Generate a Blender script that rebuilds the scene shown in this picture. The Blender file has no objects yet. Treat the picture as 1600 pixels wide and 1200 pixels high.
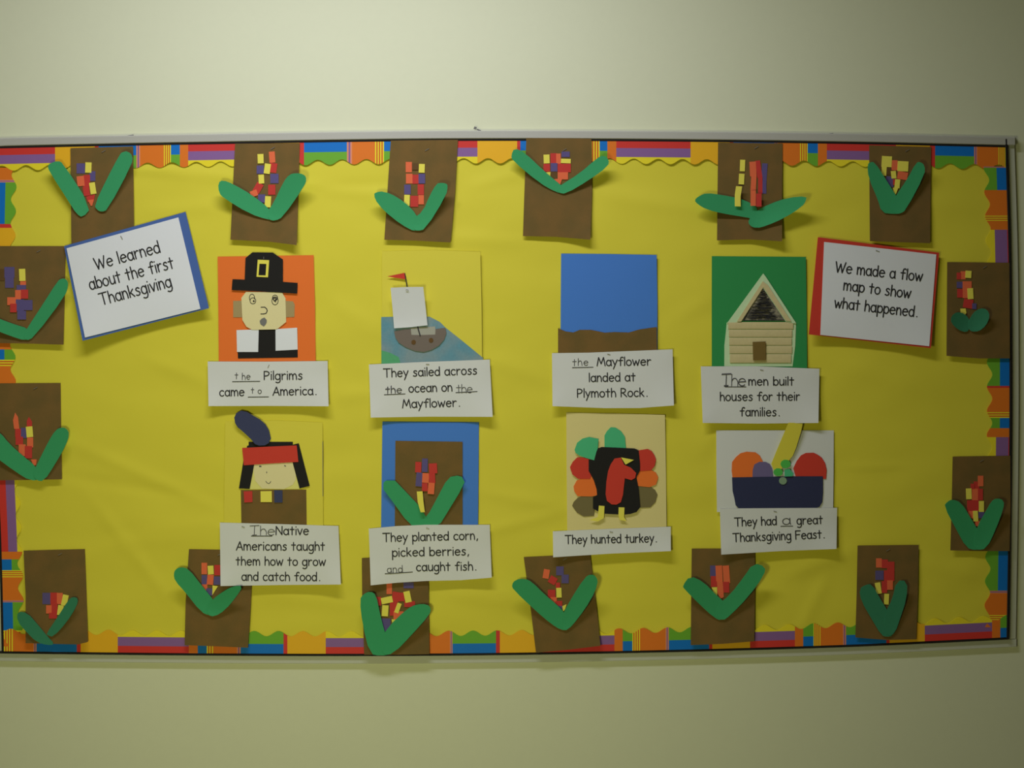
import bpy, bmesh, math, random
from mathutils import Vector, noise
random.seed(7)

# ---------------------------------------------------------------- camera, light, exposure
SC = bpy.context.scene
COL = SC.collection
D, S, CZ = 2.44, 643.0, 1.5          # camera distance to the wall (m), pixels per metre on the wall, eye height
cam_d = bpy.data.cameras.new('camera')
cam_d.sensor_width = 36.0
cam_d.lens = 36.0 * D * S / 1600.0
cam = bpy.data.objects.new('camera', cam_d)
cam.location = (0, -D, CZ)
cam.rotation_euler = (math.pi / 2, 0, 0)
COL.objects.link(cam)
SC.camera = cam
SC.view_settings.view_transform = 'Standard'
SC.view_settings.look = 'None'
SC.view_settings.exposure = 0.0
SC.view_settings.gamma = 1.0
SC.view_settings.use_curve_mapping = False

world = bpy.data.worlds.new('corridor_air')
SC.world = world
world.use_nodes = True
world.node_tree.nodes['Background'].inputs[0].default_value = (1.0, 0.85, 0.25, 1)
world.node_tree.nodes['Background'].inputs[1].default_value = 0.02

def area(name, loc, rot, power, size, color):
    l = bpy.data.lights.new(name, 'AREA')
    l.shape = 'RECTANGLE'; l.size, l.size_y = size
    l.energy = power; l.color = color
    o = bpy.data.objects.new(name, l)
    o.location = loc; o.rotation_euler = rot
    COL.objects.link(o)
    return o

area('front_fill_light', (-0.5, -1.85, 1.1), (math.pi / 2, 0, 0), 9.4, (0.30, 0.30), (1, 1, 0.55))  # unseen fill added in front of the board to shape its brightness falloff
area('ceiling_lamp', (-0.42, -0.9, 2.9), (0, 0, 0), 19.4, (1.25, 0.16), (1, 1, 1.27))

# ---------------------------------------------------------------- materials
MATS = {}
def mat(name, col, rough=0.75, grain=0.05, gscale=900.0, bump=0.03, spec=0.2, mottled=None):
    m = bpy.data.materials.new(name); m.use_nodes = True
    nt = m.node_tree; b = nt.nodes['Principled BSDF']
    b.inputs['Roughness'].default_value = rough
    b.inputs['Specular IOR Level'].default_value = spec
    tc = nt.nodes.new('ShaderNodeTexCoord')
    n = nt.nodes.new('ShaderNodeTexNoise'); n.inputs['Scale'].default_value = gscale
    n.inputs['Detail'].default_value = 3
    nt.links.new(tc.outputs['Object'], n.inputs['Vector'])
    mr = nt.nodes.new('ShaderNodeMapRange')
    mr.inputs['To Min'].default_value = 1 - grain; mr.inputs['To Max'].default_value = 1 + grain
    nt.links.new(n.outputs['Fac'], mr.inputs['Value'])
    mx = nt.nodes.new('ShaderNodeVectorMath'); mx.operation = 'SCALE'
    if mottled:
        n2 = nt.nodes.new('ShaderNodeTexNoise'); n2.inputs['Scale'].default_value = mottled[1]
        nt.links.new(tc.outputs['Object'], n2.inputs['Vector'])
        rp = nt.nodes.new('ShaderNodeValToRGB')
        rp.color_ramp.elements[0].position = 0.38; rp.color_ramp.elements[1].position = 0.62
        rp.color_ramp.elements[0].color = (*col, 1); rp.color_ramp.elements[1].color = (*mottled[0], 1)
        nt.links.new(n2.outputs['Fac'], rp.inputs['Fac'])
        nt.links.new(rp.outputs['Color'], mx.inputs[0])
    else:
        mx.inputs[0].default_value = col
    nt.links.new(mr.outputs['Result'], mx.inputs['Scale'])
    nt.links.new(mx.outputs['Vector'], b.inputs['Base Color'])
    if bump:
        bp = nt.nodes.new('ShaderNodeBump'); bp.inputs['Strength'].default_value = bump
        bp.inputs['Distance'].default_value = 0.002
        nt.links.new(n.outputs['Fac'], bp.inputs['Height'])
        nt.links.new(bp.outputs['Normal'], b.inputs['Normal'])
    MATS[name] = m
    return m

mat('wall_paint', (0.76, 0.79, 0.51), 0.6, 0.015, 60, 0.05)
mat('floor_tile', (0.35, 0.33, 0.27), 0.4, 0.05, 30)
mat('ceiling_tile', (0.6, 0.6, 0.55), 0.9, 0.05, 80)
mat('rail_metal', (0.50, 0.50, 0.40), 0.45, 0.02, 200, 0.02, 0.4)
mat('painted_rail', (0.58, 0.60, 0.44), 0.5, 0.02, 200, 0.02, 0.3)
mat('dark_gasket', (0.02, 0.018, 0.015), 0.8)
mat('cork', (0.35, 0.22, 0.1), 0.9, 0.2, 300)
mat('yellow_paper', (0.78, 0.70, 0.050), 0.6, 0.02, 500, 0.02)
mat('pale_yellow_paper', (0.80, 0.76, 0.20))
mat('yellow_sheet', (0.78, 0.695, 0.062), 0.7, 0.02, 500, 0.02)
mat('brown_paper', (0.165, 0.108, 0.028), 0.85, 0.16, 700, 0.05, 0.2, ((0.20, 0.118, 0.030), 16))
mat('green_paper', (0.05, 0.38, 0.14), 0.85, 0.06, 500)
mat('dull_green_paper', (0.045, 0.25, 0.125), 0.9, 0.08, 500)
mat('kernel_yellow', (0.88, 0.80, 0.10))
mat('kernel_red', (0.60, 0.05, 0.035))
mat('kernel_orange', (0.85, 0.17, 0.06))
mat('kernel_purple', (0.12, 0.095, 0.23))
mat('kernel_brown', (0.14, 0.075, 0.02))
mat('orange_paper', (0.90, 0.20, 0.03))
mat('red_paper', (0.65, 0.055, 0.03))
mat('black_paper', (0.019, 0.018, 0.014), 0.9)
mat('white_paper', (0.735, 0.755, 0.67), 0.7, 0.012)
mat('bright_white_paper', (0.82, 0.85, 0.81), 0.7, 0.012)
mat('ink', (0.03, 0.03, 0.03), 0.7, 0.0, 500, 0)
mat('pencil', (0.10, 0.10, 0.10), 0.6, 0.2, 900, 0)
mat('staple_metal', (0.22, 0.21, 0.18), 0.35, 0.0, 500, 0, 0.6)
mat('slate_blue_paper', (0.075, 0.15, 0.38))
mat('blue_paper', (0.075, 0.235, 0.64), 0.85, 0.08, 700)
mat('grass_green_paper', (0.035, 0.30, 0.075))
mat('cream_paper', (0.82, 0.74, 0.35))
mat('manila_paper', (0.80, 0.70, 0.27))
mat('tan_paper', (0.42, 0.32, 0.13))
mat('navy_paper', (0.055, 0.065, 0.13), 0.9, 0.15)
mat('deep_navy_paper', (0.036, 0.042, 0.09), 0.9, 0.2)
mat('feather_green_paper', (0.08, 0.52, 0.22))
mat('olive_brown_paper', (0.20, 0.165, 0.06))
mat('plum_paper', (0.17, 0.14, 0.27))
mat('leaf_green_paper', (0.09, 0.52, 0.08))
mat('pale_green_paper', (0.25, 0.38, 0.22))
mat('log_paper', (0.66, 0.57, 0.27), 0.8, 0.08, 120)
mat('mint_paper', (0.60, 0.80, 0.44), 0.8, 0.05, 120)
mat('water_paper', (0.14, 0.32, 0.37), 0.9, 0.12, 200, 0.03, 0.2, ((0.24, 0.34, 0.34), 14))
mat('shore_green_paper', (0.11, 0.42, 0.18), 0.9, 0.1, 200)
mat('hull_paper', (0.20, 0.165, 0.125), 0.9, 0.12)
mat('deck_paper', (0.42, 0.42, 0.32), 0.9, 0.08)
mat('roof_scribble', (0.10, 0.095, 0.07), 0.9, 0.75, 260, 0.03, 0.2, ((0.30, 0.27, 0.17), 70))
mat('door_paper', (0.20, 0.13, 0.03), 0.9, 0.15)
mat('smudge', (0.20, 0.20, 0.17), 0.9, 0, 500, 0)
for k, c in dict(red=(0.70, 0.05, 0.035), purple=(0.28, 0.14, 0.33), yellow=(0.92, 0.78, 0.03),
                 amber=(0.92, 0.50, 0.02), blue=(0.01, 0.19, 0.58), green=(0.17, 0.46, 0.035),
                 orange=(0.83, 0.21, 0.02), pink=(0.80, 0.30, 0.16), stripe=(0.70, 0.13, 0.02)).items():
    mat('border_' + k, c, 0.5, 0.03)

# ---------------------------------------------------------------- geometry helpers
def W(px, py, d):
    """point of the wall display seen at photo pixel (px, py), d metres in front of the wall"""
    k = (D - d) / D
    return Vector(((px - 800) / S * k, -d, CZ + (600 - py) / S * k))

def tag(o, label=None, cat=None, group=None, kind=None):
    if label: o['label'] = label
    if cat: o['category'] = cat
    if group: o['group'] = group
    if kind: o['kind'] = kind
    return o

def thing(name, px, py, d, label, cat, group=None):
    o = bpy.data.objects.new(name, None)
    o.empty_display_size = 0.02
    o.location = W(px, py, d)
    COL.objects.link(o)
    return tag(o, label, cat, group)

def link(name, verts, faces, mats, parent=None, midx=None, smooth=None):
    base = Vector(parent['_o']) if parent is not None and '_o' in parent else (parent_loc(parent) if parent else None)
    if base is None:
        base = sum((Vector(v) for v in verts), Vector()) / len(verts)
        local = [Vector(v) - base for v in verts]
    else:
        local = [Vector(v) - base for v in verts]
    me = bpy.data.meshes.new(name)
    me.from_pydata(local, [], faces)
    for m in (mats if isinstance(mats, (list, tuple)) else [mats]):
        me.materials.append(MATS[m])
    if midx:
        me.polygons.foreach_set('material_index', midx)
    if smooth:
        me.polygons.foreach_set('use_smooth', smooth)
    me.update()
    o = bpy.data.objects.new(name, me)
    COL.objects.link(o)
    if parent is not None:
        o.parent = parent
    else:
        o.location = base
    return o

def parent_loc(p):
    v = Vector()
    while p is not None:
        v += p.location
        p = p.parent
    return v

def flat(px, py):
    return 0.0

def sheet(name, poly, d, m, parent, lift=None, cut=0, thick=0.0005):
    """a cut piece of paper: outline in photo pixels, at depth d, bent forward by lift(px, py)"""
    lift = lift or flat
    bm = bmesh.new()
    vs = [bm.verts.new((x, 0, y)) for x, y in poly]
    bm.faces.new(vs).normal_update()
    bmesh.ops.triangulate(bm, faces=bm.faces[:])
    xs = [p[0] for p in poly]; ys = [p[1] for p in poly]
    if cut:
        for lo, hi, ax in ((min(xs), max(xs), 0), (min(ys), max(ys), 2)):
            n = max(1, int(round((hi - lo) / cut)))
            for i in range(1, n):
                co = [0, 0, 0]; no = [0, 0, 0]
                co[ax] = lo + (hi - lo) * i / n; no[ax] = 1
                bmesh.ops.bisect_plane(bm, geom=bm.verts[:] + bm.edges[:] + bm.faces[:], dist=1e-5,
                                       plane_co=co, plane_no=no)
    bm.verts.index_update()
    P = [(v.co.x, v.co.z) for v in bm.verts]
    F = []
    for f in bm.faces:
        idx = [v.index for v in f.verts]
        a = sum(P[idx[i]][0] * P[idx[(i + 1) % len(idx)]][1] - P[idx[(i + 1) % len(idx)]][0] * P[idx[i]][1]
                for i in range(len(idx)))
        F.append(idx if a < 0 else idx[::-1])      # towards the camera (pixel y runs down)
    B = [[v.index for v in e.verts] for e in bm.edges if len(e.link_faces) == 1]
    bm.free()
    n = len(P)
    front = [W(x, y, d + lift(x, y)) for x, y in P]
    back = [v + Vector((0, thick, 0)) for v in front]
    verts = front + back
    faces = list(F) + [[i + n for i in f[::-1]] for f in F]
    sm = [True] * (2 * len(F))
    for a, b in B:
        k = len(verts)
        verts += [front[a], front[b], back[b], back[a]]
        faces.append([k, k + 1, k + 2, k + 3]); sm.append(False)
    return link(name, verts, faces, m, parent, None, sm)

def hinge(ax, ay, L, h, p=1.6):
    """lift growing with the distance from the glued point (ax, ay)"""
    return lambda x, y: h * min(1.6, math.hypot(x - ax, y - ay) / L) ** p

def droop(y0, y1, h, corners=()):
    """paper held at its top edge y0 standing off the board towards y1; corners: (x, y, radius, extra lift)"""
    def f(x, y):
        v = max(0.0, min(1.2, (y - y0) / (y1 - y0)))
        r = h * v ** 1.5
        for cx, cy, R, e in corners:
            q = max(0.0, 1 - math.hypot(x - cx, y - cy) / R)
            r += e * q * q
        return r
    return f

def rect(x0, y0, x1, y1, rot=0):
    cx, cy = (x0 + x1) / 2, (y0 + y1) / 2
    c, s = math.cos(math.radians(rot)), math.sin(math.radians(rot))
    return [(cx + (x - cx) * c - (y - cy) * s, cy + (x - cx) * s + (y - cy) * c)
            for x, y in ((x0, y0), (x1, y0), (x1, y1), (x0, y1))]

def soften(pts, r=.28):
    """round off the corners of a cut shape"""
    out = []
    for (x0, y0), (x1, y1) in zip(pts, pts[1:] + pts[:1]):
        out += [(x0 + (x1 - x0) * r, y0 + (y1 - y0) * r), (x1 + (x0 - x1) * r, y1 + (y0 - y1) * r)]
    return out

def Z(ox, oy, k, pts):
    return [(ox + x / k, oy + y / k) for x, y in pts]

def strokes(name, lines, w, d, m, parent, lift=None):
    """pen or print lines: list of polylines in photo pixels, drawn as thin ribbons w pixels wide"""
    lift = lift or flat
    V, F = [], []
    for pl in lines:
        for (x0, y0), (x1, y1) in zip(pl, pl[1:]):
            L = math.hypot(x1 - x0, y1 - y0)
            if L < 1e-6: continue
            nx, ny = -(y1 - y0) / L * w / 2, (x1 - x0) / L * w / 2
            k = len(V)
            V += [W(x, y, d + lift(x, y)) for x, y in
                  ((x0 + nx, y0 + ny), (x1 + nx, y1 + ny), (x1 - nx, y1 - ny), (x0 - nx, y0 - ny))]
            F.append([k, k + 1, k + 2, k + 3])
        for x, y in pl:
            k = len(V)
            V += [W(x + math.cos(a * math.pi / 3) * w / 2, y - math.sin(a * math.pi / 3) * w / 2, d + lift(x, y) + 0.00003)
                  for a in range(6)]
            F.append(list(range(k, k + 6)))
    out = []
    for f in F:
        a, b, c = V[f[0]], V[f[1]], V[f[2]]
        out.append(f if (b - a).cross(c - a).y < 0 else f[::-1])
    return link(name, V, out, m, parent)

def staple(px, py, ang, d, parent, length=8):
    c, s = math.cos(math.radians(ang)), math.sin(math.radians(ang))
    h = length / 2; t = 0.35
    V, F = [], []
    def box(x0, x1, y0, y1, d0, d1):
        k = len(V)
        for dd in (d0, d1):
            for x, y in ((x0, y0), (x1, y0), (x1, y1), (x0, y1)):
                V.append(W(px + x * c - y * s, py + x * s + y * c, dd))
        for f in ((4, 7, 6, 5), (0, 1, 2, 3), (0, 4, 5, 1), (1, 5, 6, 2), (2, 6, 7, 3), (3, 7, 4, 0)):
            F.append([k + i for i in f])
    box(-h, h, -t, t, d + 0.0008, d + 0.0016)
    box(-h, -h + 1, -t, t, d - 0.003, d + 0.0008)
    box(h - 1, h, -t, t, d - 0.003, d + 0.0008)
    return link('staple', V, F, 'staple_metal', parent)

# ---------------------------------------------------------------- a single-stroke hand-lettering alphabet
def arc(cx, cy, rx, ry, a0, a1, n=10):
    return [(cx + rx * math.cos(math.radians(a0 + (a1 - a0) * i / n)),
             cy + ry * math.sin(math.radians(a0 + (a1 - a0) * i / n))) for i in range(n + 1)]
bowl = lambda cx: arc(cx, .48, .36, .48, 0, 360, 14)
hump = lambda x, w: [(x, .55), (x + .12 * w, .8), (x + .35 * w, .97), (x + .65 * w, .97), (x + .88 * w, .78), (x + w, .45), (x + w, 0)]
G = {
 'a': (.80, [bowl(.38), [(.74, 1), (.74, .3), (.80, 0)]]),
 'b': (.78, [[(.06, 1.5), (.06, 0)], bowl(.42)]),
 'c': (.72, [arc(.42, .48, .38, .48, 45, 315, 12)]),
 'd': (.80, [bowl(.38), [(.74, 1.5), (.74, 0)]]),
 'e': (.82, [[(.06, .50), (.80, .56)] + arc(.42, .48, .38, .48, 12, 318, 12)]),
 'f': (.72, [[(.76, 1.36), (.62, 1.48), (.42, 1.42), (.33, 1.15), (.33, 0)], [(.02, .88), (.66, .90)]]),
 'g': (.80, [bowl(.38), [(.74, 1), (.76, -.2), (.62, -.48), (.36, -.55), (.10, -.44)]]),
 'h': (.76, [[(.06, 1.5), (.06, 0)], hump(.06, .66)]),
 'i': (.16, [[(.08, .95), (.08, 0)], [(.08, 1.34), (.08, 1.38)]]),
 'k': (.72, [[(.06, 1.5), (.06, 0)], [(.62, .95), (.08, .42)], [(.24, .56), (.68, 0)]]),
 'l': (.14, [[(.07, 1.5), (.07, 0)]]),
 'm': (1.16, [[(.04, 1), (.06, 0)], hump(.06, .5), hump(.56, .54)]),
 'n': (.74, [[(.04, 1), (.06, 0)], hump(.06, .62)]),
 'o': (.80, [arc(.40, .48, .38, .48, 0, 360, 14)]),
 'p': (.78, [[(.06, 1), (.06, -.55)], bowl(.42)]),
 'r': (.60, [[(.06, 1), (.08, 0)], [(.08, .58), (.22, .84), (.40, .97), (.58, .90)]]),
 's': (.66, [[(.60, .84), (.44, .97), (.22, .93), (.12, .76), (.24, .58), (.50, .45), (.60, .27), (.48, .06), (.26, 0), (.04, .10)]]),
 't': (.66, [[(.32, 1.36), (.32, 0)], [(.0, .92), (.64, .92)]]),
 'u': (.76, [[(.06, 1), (.06, .35), (.16, .08), (.36, 0), (.56, .1), (.70, .36)], [(.70, 1), (.72, 0)]]),
 'v': (.68, [[(0, 1), (.34, 0), (.68, 1)]]),
 'w': (1.06, [[(0, 1), (.27, 0), (.53, .82), (.78, 0), (1.06, 1)]]),
 'y': (.72, [[(0, 1), (.38, .08)], [(.72, 1), (.12, -.55)]]),
 'A': (1.00, [[(0, 0), (.56, 1.45), (1.0, 0)], [(.20, .50), (.86, .50)]]),
 'F': (.86, [[(.06, 1.45), (.06, 0)], [(.06, 1.45), (.86, 1.45)], [(.06, .78), (.74, .80)]]),
 'M': (1.24, [[(0, 0), (.24, 1.45), (.62, .35), (1.0, 1.45), (1.24, 0)]]),
 'N': (1.02, [[(.05, 0), (.08, 1.45), (.96, .02), (.98, 1.45)]]),
 'P': (.86, [[(.06, 1.45), (.06, 0)], [(.06, 1.43), (.45, 1.43), (.74, 1.28), (.80, 1.06), (.68, .80), (.42, .66), (.06, .64)]]),
 'R': (.94, [[(.06, 1.45), (.06, 0)], [(.06, 1.43), (.45, 1.43), (.72, 1.28), (.76, 1.06), (.64, .82), (.38, .70), (.06, .66)], [(.32, .68), (.94, 0)]]),
 'T': (1.10, [[(0, 1.45), (1.10, 1.45)], [(.55, 1.45), (.55, 0)]]),
 'I': (1.00, [[(0, 1.50), (1.0, 1.56)], [(.50, 1.52), (.46, 0)], [(.26, 0), (.70, .02)]]),   # handwritten T with a foot
 'W': (1.44, [[(0, 1.45), (.36, 0), (.72, 1.2), (1.02, 0), (1.44, 1.45)]]),
 '.': (.34, [[(.26, .04), (.30, .04)]]),
 ',': (.28, [[(.24, .10), (.14, -.22)]]),
 ' ': (.42, []),
}
def text_lines(s, x0, y0, x1, y1, xh, gap=.18, jit=0.0):
    """stroke polylines of a line of lettering: baseline runs (x0,y0)-(x1,y1), xh = x-height in pixels"""
    tot = sum(G[c][0] for c in s) + gap * (len(s) - 1)
    L = math.hypot(x1 - x0, y1 - y0)
    kx = L / tot
    ux, uy = (x1 - x0) / L, (y1 - y0) / L
    out, t = [], 0.0
    for c in s:
        w, st = G[c]
        jy = random.uniform(-jit, jit)
        for pl in st:
            out.append([(x0 + ux * (t + gx) * kx + uy * gy * xh + random.uniform(-jit, jit) * .4,
                         y0 + uy * (t + gx) * kx - ux * gy * xh + jy) for gx, gy in pl])
        t += w + gap
    return out

# ---------------------------------------------------------------- the setting
def boxmesh(name, x0, x1, y0, y1, z0, z1, m, kind='structure'):
    V = [(x, y, z) for x in (x0, x1) for y in (y0, y1) for z in (z0, z1)]
    F = [(0, 1, 3, 2), (4, 6, 7, 5), (0, 4, 5, 1), (2, 3, 7, 6), (0, 2, 6, 4), (1, 5, 7, 3)]
    o = link(name, V, F, m)
    o['kind'] = kind
    return o
boxmesh('wall_back', -4, 4, 0, 0.12, 0, 3.0, 'wall_paint')
boxmesh('floor', -4, 4, -3.4, 0.12, -0.1, 0, 'floor_tile')
boxmesh('ceiling', -4, 4, -3.4, 0.12, 3.0, 3.1, 'ceiling_tile')

# ---------------------------------------------------------------- the board
def interp(tab, s):
    if s <= tab[0][0]: return tab[0][1]
    for (a, va), (b, vb) in zip(tab, tab[1:]):
        if s <= b:
            t = (s - a) / (b - a)
            return va + (vb - va) * t
    return tab[-1][1]
def smooth_tab(tab):
    # Catmull-Rom densification of an edge line
    out = []
    n = len(tab)
    for i in range(n - 1):
        p0 = tab[max(0, i - 1)]; p1 = tab[i]; p2 = tab[i + 1]; p3 = tab[min(n - 1, i + 2)]
        for k in range(8):
            t = k / 8
            x = p1[0] + (p2[0] - p1[0]) * t
            m1 = (p2[1] - p0[1]) / (p2[0] - p0[0]); m2 = (p3[1] - p1[1]) / (p3[0] - p1[0]); h = p2[0] - p1[0]
            y = (2*t**3 - 3*t*t + 1) * p1[1] + (t**3 - 2*t*t + t) * h * m1 + (-2*t**3 + 3*t*t) * p2[1] + (t**3 - t*t) * h * m2
            out.append((x, y))
    out.append(tab[-1])
    return out
TOPL = smooth_tab([(-30, 233), (0, 230.5), (360, 223.5), (680, 219), (1000, 219.5), (1320, 223.5), (1600, 229.5)])
BOTL = smooth_tab([(-30, 1018), (5, 1019), (360, 1022.5), (680, 1022.5), (1000, 1018), (1320, 1009), (1600, 996)])
LEFL = smooth_tab([(200, -6), (400, -10), (600, -9), (760, -3), (860, 1), (1030, 5)])
RIGL = smooth_tab([(200, 1571.5), (400, 1577.5), (600, 1579), (760, 1578), (900, 1576), (1020, 1574)])
top = lambda s: interp(TOPL, s)
bot = lambda s: interp(BOTL, s)
lef = lambda s: interp(LEFL, s)
rig = lambda s: interp(RIGL, s)

board = thing('bulletin_board', 786, 620, 0.004, 'wide wall bulletin board with a slim grey metal rail around it', 'bulletin board')

def bar(name, A, B, d0, d1, m, parent, bev=.0015):
    """a rail between pixel lines A and B (same length), from depth d0 out to d1, with a small bevel"""
    V, F = [], []
    n = len(A)
    rows = []
    for (ax, ay), (bx, by) in zip(A, B):
        L = math.hypot(bx - ax, by - ay); u = ((bx - ax) / L, (by - ay) / L)
        e = 1.2 if bev > .001 else .5
        rows.append([W(ax, ay, d0), W(ax, ay, d1 - bev), W(ax + u[0] * e, ay + u[1] * e, d1),
                     W(bx - u[0] * e, by - u[1] * e, d1), W(bx, by, d1 - bev), W(bx, by, d0)])
    for r in rows: V += r
    for i in range(n - 1):
        for k in range(6):
            a = i * 6 + k; b = i * 6 + (k + 1) % 6
            F.append([a, b, b + 6, a + 6])
    F.append([k for k in range(6)][::-1]); F.append([(n - 1) * 6 + k for k in range(6)])
    o = link(name, V, F, m, parent)
    bm = bmesh.new(); bm.from_mesh(o.data); bmesh.ops.recalc_face_normals(bm, faces=bm.faces[:]); bm.to_mesh(o.data); bm.free()
    return o

# backing board (behind the paper)
bar('backing_panel', [(x, top(x) - 4) for x in range(-4, 1577, 20)], [(x, bot(x) + 4) for x in range(-4, 1577, 20)], 0.0003, 0.0064, 'cork', board)
xs = list(range(-22, 1560, 30)) + [1568]
RAIL = 0.016
bar('top_rail', [(x, top(x) - 14.5) for x in xs + [1586]], [(x, top(x) - 2) for x in xs + [1586]], 0.0003, RAIL, 'rail_metal', board)
xb = list(range(-9, 1576, 30)) + [1588]
bar('bottom_rail', [(x, bot(x) + 2) for x in xb], [(x, bot(x) + 14) for x in xb], 0.0003, RAIL - .0085, 'painted_rail', board, .0008)
ys = list(range(221, 996, 25)) + [998]
bar('side_rail', [(rig(y) + 2, y) for y in ys], [(rig(y) + 13, y) for y in ys], 0.0003, RAIL - .0085, 'painted_rail', board, .0008)
ys2 = list(range(232, 1018, 30)) + [1020]
bar('side_rail', [(lef(y) - 13, y) for y in ys2], [(lef(y) - 2, y) for y in ys2], 0.0003, RAIL - .0085, 'painted_rail', board, .0008)
# the dark seam just inside the rails
GD = 0.0135
xg = list(range(-9, 1560, 30)) + [1574]
bar('seam_strip', [(x, top(x) - 2) for x in xg], [(x, top(x) + 2) for x in xg], 0.008, GD, 'dark_gasket', board)
bar('seam_strip', [(x, bot(x) - 1.6) for x in xg], [(x, bot(x) + 2) for x in xg], 0.008, GD, 'dark_gasket', board)
bar('seam_strip', [(rig(y) - 1.8, y) for y in [217] + ys], [(rig(y) + 2.2, y) for y in [217] + ys], 0.008, RAIL + .0005, 'dark_gasket', board)
bar('seam_strip', [(lef(y) - 2, y) for y in ys2], [(lef(y) + 2, y) for y in ys2], 0.008, GD, 'dark_gasket', board)
# loose paint flakes standing on the top rail
for fx, fy, w, h, a in ((204, 212, 9, 2.2, -8), (742.5, 200, 4, 4, 20), (748, 203, 7, 1.8, 22), (1298, 209, 8, 1.6, -6)):
    o = sheet('paint_flake', rect(fx - w / 2, fy - h / 2, fx + w / 2, fy + h / 2, a), 0.010, 'smudge', board, None, 0, 0.002)

# ---------------------------------------------------------------- yellow backing paper with soft creases
CREASE = [  # (x0,y0,x1,y1,width px, height m)
 (212, 262, 560, 300, 9, .0011), (430, 300, 620, 285, 8, -.0007), (100, 262, 330, 268, 7, .0008), (225, 330, 345, 322, 12, .0008),
 (130, 700, 330, 790, 10, .0009), (150, 790, 260, 930, 10, .0008), (150, 860, 330, 820, 14, .0009), (100, 745, 300, 775, 9, -.0007),
 (740, 290, 815, 270, 10, .0008), (930, 300, 1110, 330, 14, .0009), (700, 370, 820, 378, 11, .0008),
 (760, 830, 880, 800, 9, .0009), (760, 770, 870, 790, 11, .0009), (700, 930, 800, 935, 12, .0009), (430, 930, 560, 945, 13, .0008),
 (1170, 620, 1100, 700, 12, .0007), (1230, 900, 1330, 860, 12, .0011), (1290, 905, 1250, 985, 10, .0008), (1320, 730, 1410, 728, 5, .0007),
 (1300, 560, 1440, 610, 16, .0008), (1380, 300, 1550, 330, 14, .0008), (530, 620, 590, 612, 12, .0010), (1440, 880, 1530, 900, 14, .0010),
 (230, 560, 330, 600, 12, .0008), (520, 470, 590, 520, 14, .0008), (760, 560, 870, 600, 14, .0009), (1050, 500, 1110, 470, 14, .0008)]
def wrinkle(x, y):
    v = .0020 * noise.noise(Vector((x / 170, y / 62, 3.1))) + .0011 * noise.noise(Vector((x / 60, y / 38, 9.7)))
    for x0, y0, x1, y1, w, h in CREASE:
        L2 = (x1 - x0) ** 2 + (y1 - y0) ** 2
        t = ((x - x0) * (x1 - x0) + (y - y0) * (y1 - y0)) / L2
        if -.25 < t < 1.25:
            dd = abs((x - x0) * (y1 - y0) - (y - y0) * (x1 - x0)) / math.sqrt(L2)
            if dd < 3 * w:
                v += 2.2 * h * math.exp(-(dd / w) ** 2) * (1 - min(1, max(0, abs(t - .5) - .3) / .45))
    return max(-.0032, min(.0026, v))
YP = 0.0105
NX, NY = 260, 130
V, F = [], []
for j in range(NY + 1):
    for i in range(NX + 1):
        u, v = i / NX, j / NY
        y = 222 + 800 * v
        x = lef(y) + 1 + (rig(y) - lef(y) - 2) * u
        y = top(x) + 1 + (bot(x) - top(x) - 2) * v
        V.append(W(x, y, YP + wrinkle(x, y)))
for j in range(NY):
    for i in range(NX):
        a = j * (NX + 1) + i
        F.append([a, a + NX + 1, a + NX + 2, a + 1])
o = link('backing_paper', V, F, 'yellow_paper', None, None, [True] * len(F))
tag(o, 'large creased sheet of bright yellow paper covering the whole board', 'paper')

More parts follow.
